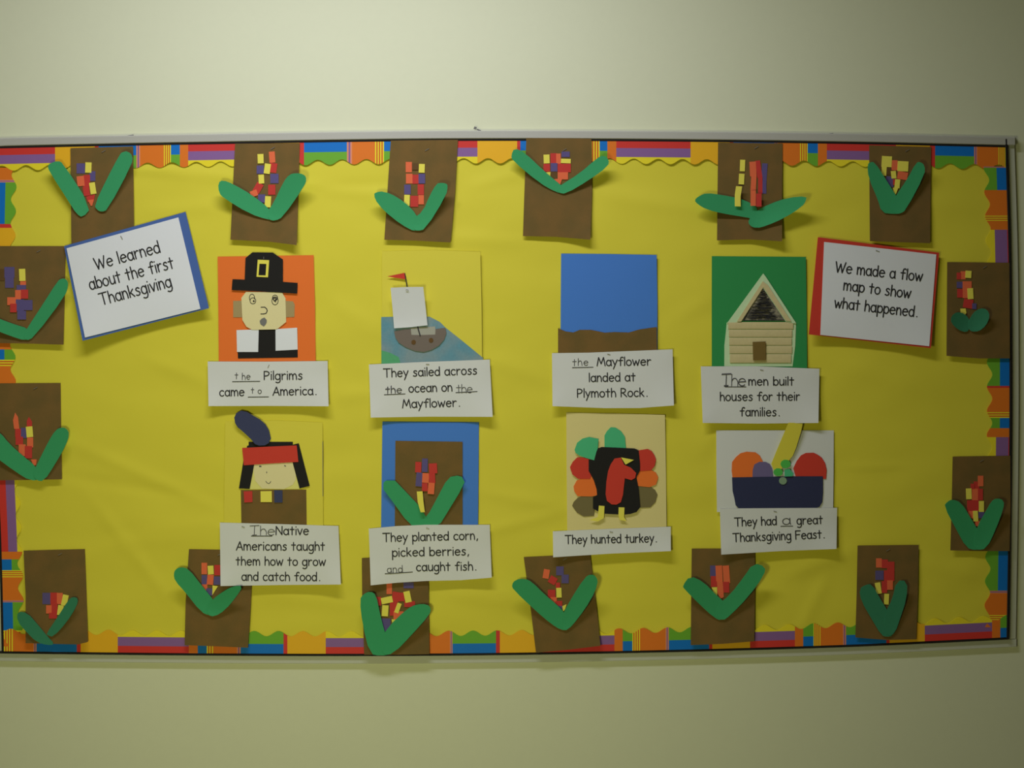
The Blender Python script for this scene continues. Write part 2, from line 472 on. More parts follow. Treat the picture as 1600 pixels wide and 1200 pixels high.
# ---------------------------------------------------------------- printed scalloped border strips
BC = ['border_red', 'border_purple', 'border_yellow', 'border_amber', 'border_blue', 'border_green', 'border_orange', 'border_pink', 'border_stripe']
RP, AM, RD, BG, PK, OR, YS = 'RP', 'AM', 'RD', 'BG', 'PK', 'OR', 'YS'
def border(label, segs, pos, phase, d, W0=33, tuck=0):
    verts, faces, mi = [], [], []
    def wave(s): return W0 + 4.2 * math.cos((s - phase) * 2 * math.pi / 38.0)
    def quadstrip(s0, s1, t0, t1, m):
        n = max(1, int((s1 - s0) / 3.2))
        for i in range(n):
            a, b = s0 + (s1 - s0) * i / n, s0 + (s1 - s0) * (i + 1) / n
            ta0 = t0; tb0 = t0
            ta1 = wave(a) if t1 is None else t1
            tb1 = wave(b) if t1 is None else t1
            k = len(verts)
            for s, t in ((a, ta0), (b, tb0), (b, tb1), (a, ta1)):
                x, y = pos(s, t)
                verts.append(W(x, y, d + .0006 * math.sin(s / 31.0)))
            A = (verts[k + 1] - verts[k]).cross(verts[k + 2] - verts[k])
            faces.append([k, k + 1, k + 2, k + 3] if A.y < 0 else [k + 3, k + 2, k + 1, k]); mi.append(BC.index(m))
            if t1 is None:   # paper edge thickness along the scallops
                e = len(verts)
                p, q = verts[k + 3], verts[k + 2]
                verts.extend([p.copy(), q.copy(), q + Vector((0, .0008, 0)), p + Vector((0, .0008, 0))])
                faces.append([e, e + 1, e + 2, e + 3]); mi.append(BC.index(m))
    for s0, s1, c in segs:
        if c == RP:
            quadstrip(s0, s1, 0, max(.5, 10.5 - tuck), 'border_red'); quadstrip(s0, s1, max(.5, 10.5 - tuck), 24.5 - tuck * .4, 'border_purple'); quadstrip(s0, s1, 24.5 - tuck * .4, None, 'border_yellow')
        elif c == BG:
            quadstrip(s0, s1, 0, 15, 'border_blue'); quadstrip(s0, s1, 15, None, 'border_green')
        elif c == YS:
            n = max(3, 2 * int((s1 - s0) / 3.6) + 1)
            for i in range(n):
                quadstrip(s0 + (s1 - s0) * i / n, s0 + (s1 - s0) * (i + 1) / n, 0, None, 'border_yellow' if i % 2 == 0 else 'border_stripe')
        elif c == PK:
            q = (s1 - s0) / 3
            quadstrip(s0, s0 + q, 0, None, 'border_pink'); quadstrip(s0 + q, s0 + 2 * q, 0, None, 'border_purple'); quadstrip(s0 + 2 * q, s1, 0, None, 'border_pink')
        else:
            quadstrip(s0, s1, 0, None, {AM: 'border_amber', RD: 'border_red', OR: 'border_orange'}[c])
    o = link('border_strip', verts, faces, BC, None, mi)
    return tag(o, label, 'border trim', 'printed scalloped border strips')
border('scalloped striped paper border strip running along the top edge of the board',
       [(-4, 86, RP), (86, 148, AM), (148, 154, RD), (154, 213, BG), (213, 219, PK), (219, 256, OR), (256, 267, YS), (267, 281, BG), (281, 294, OR),
        (294, 408, RP), (408, 468, AM), (468, 475, RD), (475, 542, BG), (542, 550, PK), (550, 586, OR), (586, 600, YS), (600, 614, BG), (614, 627, OR),
        (627, 746, RP), (746, 808, AM), (808, 813, RD), (813, 878, BG), (878, 884, PK), (884, 923, OR), (923, 937, YS), (937, 949, BG), (949, 963, OR),
        (963, 1079, RP), (1079, 1140, AM), (1140, 1146, RD), (1146, 1210, BG), (1210, 1216, PK), (1216, 1250, OR), (1250, 1262, YS), (1262, 1278, BG), (1278, 1292, OR),
        (1292, 1400, RP), (1400, 1453, AM), (1453, 1461, RD), (1461, 1522, BG), (1522, 1527, PK), (1527, 1560, OR), (1560, 1571, YS)],
       lambda s, t: (s, top(s) + 1.5 + t), 477.5, 0.0142, 31)
border('scalloped striped paper border strip running along the bottom edge of the board',
       [(6, 20, YS), (20, 52, OR), (52, 57, PK), (57, 120, BG), (120, 126, RD), (126, 184, AM), (184, 295, RP), (295, 309, OR), (309, 323, BG), (323, 333, YS),
        (333, 370, OR), (370, 376, PK), (376, 443, BG), (443, 449, RD), (449, 509, AM), (509, 620, RP), (620, 634, OR), (634, 648, BG), (648, 660, YS),
        (660, 703, OR), (703, 707, PK), (707, 775, BG), (775, 781, RD), (781, 838, AM), (838, 960, RP), (960, 973, OR), (973, 988, BG), (988, 1000, YS),
        (1000, 1040, OR), (1040, 1045, PK), (1045, 1108, BG), (1108, 1113, RD), (1113, 1172, AM), (1172, 1242, RP), (1242, 1255, OR), (1255, 1271, BG), (1271, 1282, YS),
        (1282, 1317, OR), (1317, 1322, PK), (1322, 1385, BG), (1385, 1390, RD), (1390, 1445, AM), (1445, 1550, RP), (1550, 1563, OR), (1563, 1573, BG)],
       lambda s, t: (s, bot(s) - 1.5 - t), 473, 0.0140, 31)
border('scalloped striped paper border strip down the left edge of the board',
       [(262, 281, OR), (281, 285, PK), (285, 350, BG), (350, 356, RD), (356, 415, AM), (415, 535, RP), (535, 546, OR), (546, 562, BG), (562, 572, YS),
        (572, 606, OR), (606, 611, PK), (611, 675, BG), (675, 681, RD), (681, 740, AM), (740, 862, RP), (862, 874, OR), (874, 891, BG), (891, 902, YS),
        (902, 938, OR), (938, 941, PK), (941, 985, BG), (985, 992, YS), (992, 1010, OR)],
       lambda s, t: (lef(s) + 1.5 + t, s), 292, 0.0137, 28)
border('scalloped striped paper border strip down the right edge of the board',
       [(260, 262, PK), (262, 297, BG), (297, 337, OR), (337, 345, YS), (345, 359, OR), (359, 480, RP), (480, 540, AM), (540, 603, BG), (603, 606, RD),
        (606, 644, OR), (644, 653, YS), (653, 669, BG), (669, 683, OR), (683, 800, RP), (800, 861, AM), (861, 923, BG), (923, 927, PK), (927, 961, OR), (961, 972, YS), (972, 980, OR)],
       lambda s, t: (rig(s) - 1.5 - t, s), 300, 0.0137, 31, 9)

# ---------------------------------------------------------------- corn crafts around the edge
CD = 0.0165
def craft(label, brown, leaves, kernels, foot, curl=0.004, corners=(), leaf_h=0.016, leaf_mat='green_paper'):
    cx = sum(p[0] for p in brown) / len(brown); cy = sum(p[1] for p in brown) / len(brown)
    y0 = min(p[1] for p in brown); y1 = max(p[1] for p in brown)
    t = thing('corn_craft', cx, cy, CD, label, 'paper craft', 'corn cob paper crafts around the board')
    f = droop(y0, y1, curl, corners)
    sheet('background_sheet', brown, CD, 'brown_paper', t, f, 12)
    for i, lf in enumerate(leaves):
        lf = soften(lf)
        L = max(math.hypot(x - foot[0], y - foot[1]) for x, y in lf)
        hh = leaf_h * (1 + .25 * (i - .5))
        g = lambda x, y, L=L, hh=hh: max(f(x, y), f(foot[0], foot[1])) + hh * min(1.0, math.hypot(x - foot[0], y - foot[1]) / L) ** 1.5
        sheet('leaf', lf, CD + 0.0028 + .0008 * i, leaf_mat, t, g, 9, 0.0006)
    for i, (c, poly) in enumerate(kernels):
        ksc = (sum(p[0] for p in poly) / len(poly), sum(p[1] for p in poly) / len(poly))
        kd = f(*ksc) + .0004 + .00012 * i
        if c in 'yor': kd += leaf_h * .35 + .004
        c = c.upper()
        m = {'Y': 'kernel_yellow', 'R': 'kernel_red', 'O': 'kernel_orange', 'P': 'kernel_purple', 'B': 'kernel_brown'}[c]
        sheet('kernel', poly, CD + kd + .0006, m, t, None, 0, 0.0006)
    staple(cx + 2, y0 + 8 if y0 + 8 > 228 else 234, -30, CD + f(cx, y0 + 8), t, 7)
    return t

def K(ox, oy, k, lst):
    out = []
    for e in lst:
        c = e[0]
        if isinstance(e[1], (list, tuple)):
            out.append((c, Z(ox, oy, k, e[1])))
        else:
            r = e[5] if len(e) > 5 else 0
            out.append((c, Z(ox, oy, k, rect(e[1], e[2], e[3], e[4], r))))
    return out
q = 4.4444
craft('corn craft with wide open green leaves, lower part behind the blue-backed sign',
      [(110, 231.5), (208, 228.5), (209.5, 376), (111.5, 384)],
      [Z(0, 190, q, [(350, 288), (400, 272), (435, 285), (635, 595), (575, 668), (530, 640), (480, 560), (345, 350), (330, 310)]),
       Z(0, 190, q, [(850, 210), (890, 205), (922, 240), (915, 300), (748, 612), (705, 628), (672, 612), (655, 580), (740, 400), (830, 230)])],
      K(0, 190, q, [('P', 532, 290, 590, 360), ('P', 620, 345, 662, 412), ('R', 580, 370, 625, 450), ('O', 535, 378, 585, 448, -6), ('R', 578, 448, 622, 515, -8),
                    ('R', [(598, 520), (660, 505), (650, 560), (610, 560)]), ('O', [(612, 545), (652, 540), (640, 585), (630, 585)]), ('Y', 592, 283, 635, 355, 2), ('Y', 624, 423, 664, 503, -9)]),
      (146, 336), 0.003)
craft('corn craft with broad green leaves, directly above the orange picture of a hatted face',
      [(367.3, 224.5), (468.5, 223.5), (466, 300), (463.5, 383), (420, 377.5), (360, 374.5)],
      [Z(320, 190, q, [(92, 425), (125, 405), (200, 435), (330, 510), (450, 605), (500, 685), (440, 682), (310, 640), (130, 530), (98, 495)]),
       Z(320, 190, q, [(585, 368), (630, 356), (690, 365), (708, 400), (690, 450), (545, 660), (490, 690), (440, 680), (435, 625), (480, 560), (545, 420)])],
      K(320, 190, q, [('O', 447, 208, 488, 285, -4), ('R', 452, 288, 500, 355, 8), ('P', 360, 305, 410, 362), ('P', 455, 362, 512, 428), ('R', 345, 425, 395, 495, 30), ('R', 440, 438, 490, 508),
                      ('O', 316, 478, 366, 520, -20), ('P', 370, 505, 420, 562), ('Y', 367, 225, 408, 290, -2), ('Y', 413, 292, 455, 362, 8), ('Y', 373, 368, 412, 430, -3), ('Y', 417, 518, 459, 595, 3)]),
      (425, 338), 0.004, ((463, 383, 50, .010),), 0.022)
craft('corn craft with a low green leaf pair, above the boat picture',
      [(610.5, 219.6), (715.5, 218.5), (711, 300), (704, 378.8), (650, 376), (600.5, 374.6)],
      [[(583.5, 304), (588, 300), (600, 299), (620, 307), (643, 325), (654, 342), (652, 361), (640, 359), (612, 340), (590, 319)],
       [(682, 287), (688, 285.5), (697, 286.5), (700, 290), (697, 306), (665, 358), (652, 361), (646, 358), (645, 342), (661, 330), (671, 306)]],
      K(320, 190, q, [('O', 1395, 280, 1438, 352), ('O', 1397, 362, 1442, 430), ('R', 1442, 368, 1486, 432), ('P', 1484, 362, 1530, 430), ('P', 1385, 438, 1430, 505), ('R', 1478, 435, 1522, 508),
                      ('R', 1428, 515, 1482, 592), ('O', 1483, 510, 1522, 575), ('B', 1440, 290, 1482, 335), ('Y', 1486, 294, 1527, 355, 2), ('Y', 1384, 508, 1423, 586, 2)]),
      (652, 352), 0.004, (), 0.020)
craft('corn craft hung highest on the board, leaves spread wide, between boat and blue pictures',
      [(822.3, 215.4), (924, 216.6), (925, 300), (922.5, 374.5), (870, 370), (817, 368.8)],
      [Z(640, 190, q, [(705, 232), (728, 182), (800, 215), (930, 340), (1050, 440), (1085, 470), (1075, 500), (1015, 490), (900, 425), (712, 268)]),
       Z(640, 190, q, [(1300, 255), (1345, 232), (1385, 262), (1378, 312), (1240, 410), (1085, 502), (1035, 495), (1020, 470), (1050, 440), (1180, 360)])],
      K(640, 190, q, [('R', 978, 220, 1022, 290), ('O', 1018, 222, 1050, 292), ('P', 1055, 208, 1112, 246), ('R', 930, 293, 975, 348), ('R', 1028, 292, 1120, 352), ('P', 980, 288, 1026, 346),
                      ('B', 983, 348, 1025, 398), ('O', 1028, 352, 1100, 402), ('O', [(1000, 400), (1060, 395), (1045, 440), (1010, 438)]), ('Y', 931, 229, 972, 290, -2), ('Y', 1051, 258, 1119, 289, 2),
                      ('Y', [(940, 352), (978, 350), (976, 392), (945, 378)])]),
      (873, 299), 0.003, ((922, 374, 55, .009),), 0.018)
craft('corn craft with thin kernel columns and nearly horizontal leaves, above the house picture',
      [(1122, 222.6), (1222.8, 224), (1222, 300), (1222, 377), (1170, 374), (1120.3, 375.6)],
      [Z(960, 190, q, [(553, 545), (590, 515), (640, 495), (740, 508), (860, 530), (960, 570), (1000, 610), (985, 680), (900, 662), (760, 640), (640, 610), (580, 575)]),
       Z(960, 190, q, [(1205, 528), (1335, 517), (1330, 550), (1305, 590), (1180, 670), (1060, 722), (985, 742), (935, 720), (930, 680), (985, 620), (1080, 570)])],
      K(960, 190, q, [('P', 1022, 290, 1060, 420, 4), ('P', 1025, 415, 1055, 500), ('R', 985, 270, 1020, 390, -8), ('R', 998, 385, 1028, 500), ('r', 985, 500, 1022, 590), ('O', 940, 278, 985, 380, -3), ('O', 948, 375, 985, 480, 3),
                      ('o', 946, 480, 982, 585), ('Y', 872, 265, 907, 345, 2), ('Y', 864, 362, 902, 436, 3), ('y', [(845, 448), (887, 450), (876, 520), (877, 590), (836, 588), (836, 510)])]),
      (1185, 336), 0.004, ((1222, 377, 60, .012),), 0.022)
craft('corn craft with many yellow kernels between upright leaves, above the red-backed sign',
      [(1358, 227), (1455, 229.5), (1454, 300), (1453.3, 380), (1359.3, 376.8)],
      [Z(1240, 190, q, [(513, 300), (530, 280), (565, 282), (640, 400), (715, 520), (760, 600), (755, 638), (690, 642), (612, 632), (585, 540), (520, 390)]),
       Z(1240, 190, q, [(850, 285), (880, 278), (912, 305), (910, 370), (780, 615), (740, 640), (700, 640), (672, 600), (705, 520), (790, 400)])],
      K(1240, 190, q, [('P', 640, 382, 698, 452, 10), ('R', 690, 400, 720, 440), ('O', 680, 268, 722, 338), ('O', 722, 348, 792, 402, 10), ('B', 642, 325, 680, 370), ('Y', 612, 240, 682, 315, 3), ('Y', 611, 312, 645, 376, 4),
                       ('Y', 722, 275, 797, 345, 3), ('Y', 678, 342, 712, 395, -6), ('Y', 703, 400, 738, 462, 6), ('Y', [(690, 460), (728, 458), (712, 500), (702, 518)])]),
      (1396, 330), 0.003, (), 0.014)
craft('corn craft with many purple kernels at the left edge, beside the blue-backed sign',
      [(-1, 384.5), (102.4, 384.6), (101, 460), (99, 538.6), (50, 537), (-2, 536)],
      [Z(0, 380, q, [(-40, 510), (30, 538), (120, 570), (190, 590), (232, 650), (180, 680), (60, 640), (-40, 600)]),
       Z(0, 380, q, [(400, 262), (430, 243), (462, 250), (476, 290), (450, 370), (235, 655), (180, 678), (160, 640), (195, 580), (300, 420)])],
      K(0, 380, q, [('P', 30, 165, 100, 240), ('P', 35, 240, 95, 310), ('B', 0, 180, 30, 260), ('O', 140, 262, 180, 300), ('P', 115, 290, 180, 340), ('O', 105, 325, 145, 390), ('R', 145, 322, 195, 385), ('O', 50, 375, 110, 430),
                    ('P', 110, 390, 165, 470), ('P', 165, 395, 225, 465), ('R', 70, 420, 115, 480), ('P', 120, 470, 180, 530), ('Y', 133, 178, 176, 262, -2)]),
      (46, 528), 0.003, (), 0.012)
craft('corn craft with round-ended green leaves, second down the left edge of the board',
      [(-3, 599), (94.5, 598.5), (95.5, 680), (96.5, 749), (40, 750), (-3, 750.5)],
      [Z(0, 580, q, [(-40, 410), (5, 430), (60, 500), (160, 590), (250, 660), (290, 750), (210, 762), (110, 700), (-40, 590)]),
       Z(0, 580, q, [(385, 410), (420, 390), (462, 395), (482, 440), (455, 520), (380, 650), (305, 765), (250, 758), (225, 715), (270, 620), (340, 480)])],
      K(0, 580, q, [('O', [(105, 288), (125, 320), (135, 410), (98, 400), (90, 340)]), ('R', [(200, 318), (222, 350), (222, 388), (186, 386), (186, 345)]), ('P', 145, 393, 186, 465), ('R', 105, 400, 145, 460), ('R', 108, 455, 160, 512), ('O', 188, 460, 230, 530),
                    ('O', 130, 508, 178, 590), ('R', 172, 520, 222, 605), ('O', [(215, 612), (255, 612), (250, 650), (230, 658)]), ('Y', 182, 384, 227, 458, -5)]),
      (54, 745), 0.003, (), 0.012)
craft('corn craft with narrow grey-green leaves in the bottom left corner of the board',
      [(36.7, 860.5), (132.5, 858), (135, 930), (137.3, 1003), (122, 1007), (40, 1005), (40, 930)],
      [Z(0, 800, q, [(120, 690), (190, 700), (260, 780), (330, 865), (382, 920), (330, 925), (255, 905), (180, 830), (120, 760)]),
       Z(0, 800, q, [(475, 610), (505, 588), (545, 600), (530, 660), (460, 770), (370, 868), (335, 858), (320, 845), (400, 730)])],
      K(0, 800, q, [('P', 295, 562, 350, 640), ('R', 350, 560, 400, 640), ('O', 395, 562, 435, 640), ('R', 352, 635, 400, 712), ('O', 320, 648, 358, 705), ('R', 340, 700, 395, 740), ('Y', 430, 575, 470, 650, 12), ('Y', 400, 648, 438, 716, 8)]),
      (80, 1000), 0.006, ((137, 1003, 60, .006),), 0.008, 'dull_green_paper')
craft('corn craft half hidden behind the Native Americans caption, bottom left',
      [(295.2, 858.2), (395.4, 860), (392, 940), (387.5, 1012), (340, 1010), (288.5, 1008), (290, 940)],
      [Z(0, 800, q, [(1205, 430), (1220, 395), (1260, 382), (1310, 395), (1400, 510), (1490, 620), (1520, 690), (1460, 722), (1395, 695), (1290, 560), (1215, 480)]),
       Z(0, 800, q, [(1475, 605), (1560, 545), (1620, 515), (1690, 512), (1640, 590), (1565, 680), (1490, 728), (1440, 715), (1440, 660)])],
      K(0, 800, q, [('O', 1399, 353, 1438, 432), ('R', 1488, 368, 1530, 440), ('P', 1400, 438, 1438, 502), ('O', 1438, 435, 1482, 505, 5), ('P', 1484, 448, 1530, 505), ('O', 1400, 503, 1440, 550), ('P', 1432, 530, 1476, 580),
                    ('Y', 1443, 373, 1483, 433, -3), ('Y', [(1476, 510), (1513, 516), (1474, 578)])]),
      (330, 955), 0.006, (), 0.020)
craft('corn craft with scattered yellow kernels below the caption about planting corn',
      [(565.3, 872), (669, 868), (670, 950), (671, 1022), (620, 1023), (569, 1023), (566, 940)],
      [Z(320, 800, q, [(1075, 610), (1100, 570), (1150, 550), (1190, 575), (1215, 700), (1245, 820), (1300, 985), (1220, 1000), (1145, 985), (1095, 780)]),
       Z(320, 800, q, [(1400, 675), (1470, 640), (1545, 640), (1572, 670), (1560, 715), (1440, 850), (1310, 985), (1230, 995), (1225, 890), (1270, 800)])],
      K(320, 800, q, [('O', 1262, 495, 1300, 570), ('P', 1380, 490, 1450, 530), ('R', 1300, 555, 1350, 625, 10), ('R', 1345, 560, 1388, 620), ('R', 1285, 625, 1335, 720), ('R', 1385, 620, 1460, 660), ('O', 1310, 690, 1380, 745), ('P', 1215, 740, 1290, 830), ('R', 1180, 590, 1225, 650),
                      ('Y', 1225, 590, 1304, 634, -12), ('Y', 1386, 550, 1430, 628, -12), ('Y', 1230, 648, 1274, 724, 4), ('Y', 1326, 632, 1356, 702, 20), ('Y', [(1297, 745), (1340, 748), (1326, 790), (1305, 785)])]),
      (600, 1020), 0.005, (), 0.014)
craft('tilted corn craft with scattered kernels, corner tucked behind the caption They hunted turkey',
      [(818.3, 870.5), (921.8, 865.5), (931, 940), (938.2, 1009), (890, 1015), (837.5, 1020), (829, 950)],
      [Z(640, 800, q, [(708, 505), (735, 470), (800, 462), (850, 485), (940, 575), (1020, 640), (1085, 710), (1100, 820), (1050, 820), (980, 775), (880, 690), (720, 540)]),
       Z(640, 800, q, [(1215, 455), (1260, 430), (1300, 450), (1308, 500), (1260, 610), (1170, 740), (1100, 820), (1060, 820), (1050, 740), (1110, 620)])],
      K(640, 800, q, [('O', 928, 398, 970, 462, 10), ('R', 968, 448, 1020, 500, 30), ('P', 1018, 378, 1070, 440), ('P', 1055, 435, 1105, 495), ('R', 960, 540, 1012, 600), ('O', 978, 592, 1022, 642), ('R', 1012, 618, 1060, 662), ('R', 1015, 490, 1045, 530), ('P', 1015, 652, 1060, 695),
                      ('Y', 1019, 527, 1055, 594, -2), ('Y', [(1060, 655), (1090, 640), (1080, 675), (1066, 692)])]),
      (880, 980), 0.005, ((938, 1012, 50, .008),), 0.020)
craft('corn craft with two tall orange kernels, top tucked behind the feast caption',
      [(1080.8, 857.2), (1179.4, 857), (1179.5, 930), (1178.5, 1002), (1130, 1006), (1079.3, 1008), (1080, 930)],
      [Z(960, 800, q, [(473, 512), (525, 442), (620, 485), (700, 570), (760, 620), (790, 690), (745, 758), (690, 732), (600, 650), (485, 535)]),
       Z(960, 800, q, [(900, 450), (965, 355), (1050, 378), (1040, 440), (930, 590), (805, 718), (750, 758), (705, 720), (720, 640), (800, 580)])],
      K(960, 800, q, [('P', 665, 372, 705, 450), ('R', 670, 445, 712, 520), ('R', 752, 485, 798, 560), ('O', 755, 372, 800, 495, -4), ('O', 704, 372, 750, 480, -3), ('O', [(712, 478), (752, 478), (760, 590), (735, 605), (716, 560)]), ('Y', [(675, 523), (713, 522), (714, 582), (690, 565)])]),
      (1127, 967), 0.005, (), 0.018)
craft('corn craft with upright grey-green leaves, last along the bottom edge at right',
      [(1340, 852.5), (1435.3, 851.5), (1434, 930), (1431.5, 999), (1385, 1000), (1336.5, 996), (1338.5, 930)],
      [Z(1240, 800, q, [(455, 535), (500, 505), (545, 500), (600, 600), (650, 680), (700, 780), (690, 860), (650, 868), (610, 858), (540, 740), (470, 620)]),
       Z(1240, 800, q, [(715, 475), (790, 478), (786, 600), (740, 740), (705, 840), (655, 868), (625, 800), (640, 690), (685, 610)])],
      K(1240, 800, q, [('O', 573, 322, 612, 386), ('R', 612, 330, 655, 390), ('R', 650, 345, 700, 410), ('P', 568, 408, 625, 472), ('R', 628, 405, 700, 480), ('R', 612, 480, 650, 562), ('O', 650, 475, 690, 540), ('Y', 569, 490, 607, 568, -8), ('Y', 629, 568, 662, 642, 3)]),
      (1388, 990), 0.003, (), 0.010, 'dull_green_paper')
craft('corn craft with a small stubby leaf pair, right of the red-backed sign',
      [(1480, 409.5), (1577, 410.5), (1577.5, 480), (1578, 560), (1530, 560), (1479, 556)],
      [Z(1420, 390, 6.6667, [(430, 730), (470, 660), (540, 650), (610, 690), (640, 760), (630, 850), (560, 860), (470, 800)]),
       Z(1420, 390, 6.6667, [(700, 630), (780, 605), (840, 650), (835, 740), (770, 830), (690, 860), (625, 840), (615, 760), (650, 690)])],
      K(1420, 390, 6.6667, [('O', 540, 225, 592, 310), ('R', 500, 240, 545, 310), ('P', 500, 335, 560, 400), ('O', 560, 330, 655, 410), ('R', 505, 410, 565, 500), ('O', 562, 410, 625, 505), ('R', 570, 515, 668, 610, 10), ('P', 660, 560, 705, 620),
                            ('Y', 590, 220, 652, 295, 4), ('Y', 612, 402, 672, 515, -3), ('Y', [(538, 615), (592, 612), (600, 660), (578, 690), (540, 665)])]),
      (1514, 515), 0.003, (), 0.012, 'dull_green_paper')
craft('corn craft with three pale yellow kernels, lower one on the right edge of the board',
      [(1488.6, 713.5), (1578.5, 712), (1579, 790), (1577.5, 861), (1530, 861), (1485, 860), (1487, 790)],
      [[(1475, 791), (1480, 784), (1488, 780), (1502, 785), (1516, 808), (1532, 835), (1538, 857), (1524, 860), (1510, 856), (1494, 827)],
       [(1549, 783), (1558, 778), (1569, 782), (1568, 795), (1556, 827), (1542, 857), (1526, 860), (1520, 850), (1527, 822), (1540, 800)]],
      K(1240, 560, q, [('R', 1252, 855, 1290, 905), ('O', 1280, 815, 1318, 888), ('O', 1238, 905, 1280, 985), ('R', 1280, 905, 1315, 985), ('R', 1205, 985, 1285, 1060), ('O', 1212, 1060, 1248, 1112), ('P', 1285, 1065, 1325, 1110), ('O', 1262, 1130, 1292, 1165), ('R', 1230, 870, 1255, 905),
                       ('Y', 1198, 903, 1236, 978, -2), ('Y', 1287, 990, 1322, 1066), ('Y', 1247, 1058, 1281, 1132, -3)]),
      (1526, 850), 0.003, (), 0.014)

# ---------------------------------------------------------------- the two big signs
def sign(label, back, bm_, white, texts, lift, d=0.021):
    cx = sum(p[0] for p in white) / 4; cy = sum(p[1] for p in white) / 4
    t = thing('lettered_sign', cx, cy, d, label, 'sign')
    sheet('backing_card', back, d, bm_, t, lift, 14, 0.0008)
    sheet('printed_sheet', white, d + .0016, 'bright_white_paper', t, lift, 14)
    for a in texts: strokes('lettering', text_lines(*a), 2.05, d + .0022, 'ink', t, lift)
    return t
f = droop(340, 530, .005, ((128, 530, 110, .012), (326, 481, 90, .006)))
s = sign('tilted white sign on blue card reading We learned about the first Thanksgiving',
     [(100, 384.5), (289.8, 331), (326.5, 481.5), (129, 532.5)], 'slate_blue_paper',
     [(104, 388), (278.7, 339.6), (313.2, 482.6), (132.8, 527.4)],
     [('We learned', 150.5, 421.5, 251, 394, 12.6), ('about the first', 141.5, 453, 272.5, 418.5, 12.6), ('Thanksgiving', 158, 477, 269, 447.5, 12.6)], f)
staple(190, 371, 60, .0228 + f(190, 371), s, 6)
f = droop(380, 540, .004, ((1455, 543, 90, .007), (1264, 522, 70, .006)))
s = sign('tilted white sign on red card reading We made a flow map to show what happened',
     [(1278, 370.5), (1467.5, 394.8), (1454.5, 544), (1263.8, 522.5)], 'red_paper',
     [(1287.7, 378), (1463, 397.6), (1452, 541), (1281.8, 523.3)],
     [('We made a flow', 1305, 425, 1440.5, 439.5, 11.2), ('map to show', 1317.5, 453, 1422, 466, 11.2), ('what happened.', 1303.5, 480.5, 1433, 495.3, 11.2)], f)
staple(1371, 392, 20, .0228 + f(1371, 392), s, 6)

# ---------------------------------------------------------------- captions
def caption(label, poly, prints, hands=(), rules=(), lift=None, d=0.0195, mid=None, st=None):
    cx = sum(p[0] for p in poly) / len(poly); cy = sum(p[1] for p in poly) / len(poly)
    t = thing('caption_card', cx, cy, d, label, 'caption', 'white caption cards under the pictures')
    y0 = min(p[1] for p in poly); y1 = max(p[1] for p in poly)
    x0 = min(p[0] for p in poly); x1 = max(p[0] for p in poly)
    f = lift or droop(y0 + 8, y1, .004, ((x1, y1, 60, .008), (x0, y1, 50, .007), (x1, y0, 40, .003)))
    sheet('card', poly, d, 'white_paper', t, f, 10)
    for a in prints: strokes('lettering', text_lines(*a), 1.75, d + .0006, 'ink', t, f)
    for a in hands: tag(strokes('handwriting', text_lines(*a), 1.15, d + .0007, 'pencil', t, f), 'pencil handwriting filled into the blank')
    for a, b, c, e in rules: strokes('blank_line', [[(a, b), (c, e)]], 1.2, d + .00055, 'ink', t, f)
    if st: staple(st[0], st[1], st[2], d + f(st[0], st[1]), t, 5)
    return t
X = 9.0
caption('white caption card reading the Pilgrims came to America, under the orange picture',
        [(324.5, 564.8), (418, 565), (511.8, 564), (513.4, 634.8), (420, 634.2), (325.8, 634.5)],
        [('Pilgrims', 412.3, 593.3, 472.5, 592.8, X), ('came', 343, 619, 381.7, 618.4, X), ('America.', 426.5, 617.8, 494.3, 616.8, X)],
        [('t he', 367, 592.5, 391, 592.6, 6.8, .24, .6), ('t o', 392.5, 615, 408.5, 615, 6.2, .24, .5)],
        [(363.3, 596.4, 406, 595.8), (387.7, 620.5, 419.5, 620.1)], st=(419.5, 572, -65))
caption('white caption card reading They sailed across the ocean on the Mayflower',
        [(576.5, 569.5), (660, 565.5), (765.2, 561.8), (769.8, 651.3), (670, 651), (579.2, 652.5)],
        [('They sailed across', 599.3, 589.5, 745.3, 584.8, X), ('ocean on', 638.8, 613, 706.7, 611.2, X), ('Mayflower.', 629, 637.5, 718.5, 635, X)],
        [('the', 602.5, 615, 627.5, 614.5, 7.4, .2, .5), ('the', 602.9, 614.6, 627.9, 614.1, 7.4, .2, .5), ('the', 713.5, 613.8, 738, 613.2, 9, .1, .6)],
        [(600.5, 616.8, 633, 615.5), (712.3, 613.5, 745.5, 611.7)], st=(668, 569, 5))
caption('white caption card reading the Mayflower landed at Plymoth Rock, under the blue picture',
        [(862.5, 551.8), (920, 551), (1050.8, 545.8), (1053, 633.5), (1000, 637.5), (945, 637.7), (863.3, 634.6)],
        [('Mayflower', 933, 571.7, 1017, 570.7, X), ('landed at', 920.3, 596.5, 992.7, 595.3, X), ('Plymoth Rock.', 901.8, 620.9, 1011.5, 619.4, X)],
        [('the', 895, 571.2, 919, 570.8, 7.2, .3, .6)], [(894.3, 574.5, 926.7, 573.8)], st=(951, 553.5, 15))
caption('white caption card reading The men built houses for their families, under the green house picture',
        [(1095, 572.5), (1180, 572.3), (1280.3, 576.2), (1278.8, 660.8), (1185, 661.8), (1098, 660.8)],
        [('men built', 1169.5, 602, 1240.2, 602, X), ('houses for their', 1125, 626.2, 1249.5, 625.6, X), ('families.', 1156.2, 650, 1218, 650, X)],
        [('Ihe', 1127.5, 602.8, 1165.5, 603.2, 12, .02, .7), ('Ihe', 1127.9, 602.5, 1165.2, 603, 12, .02, .4)], [(1133, 604.5, 1165.5, 604.5)], st=(1190, 578, 10))
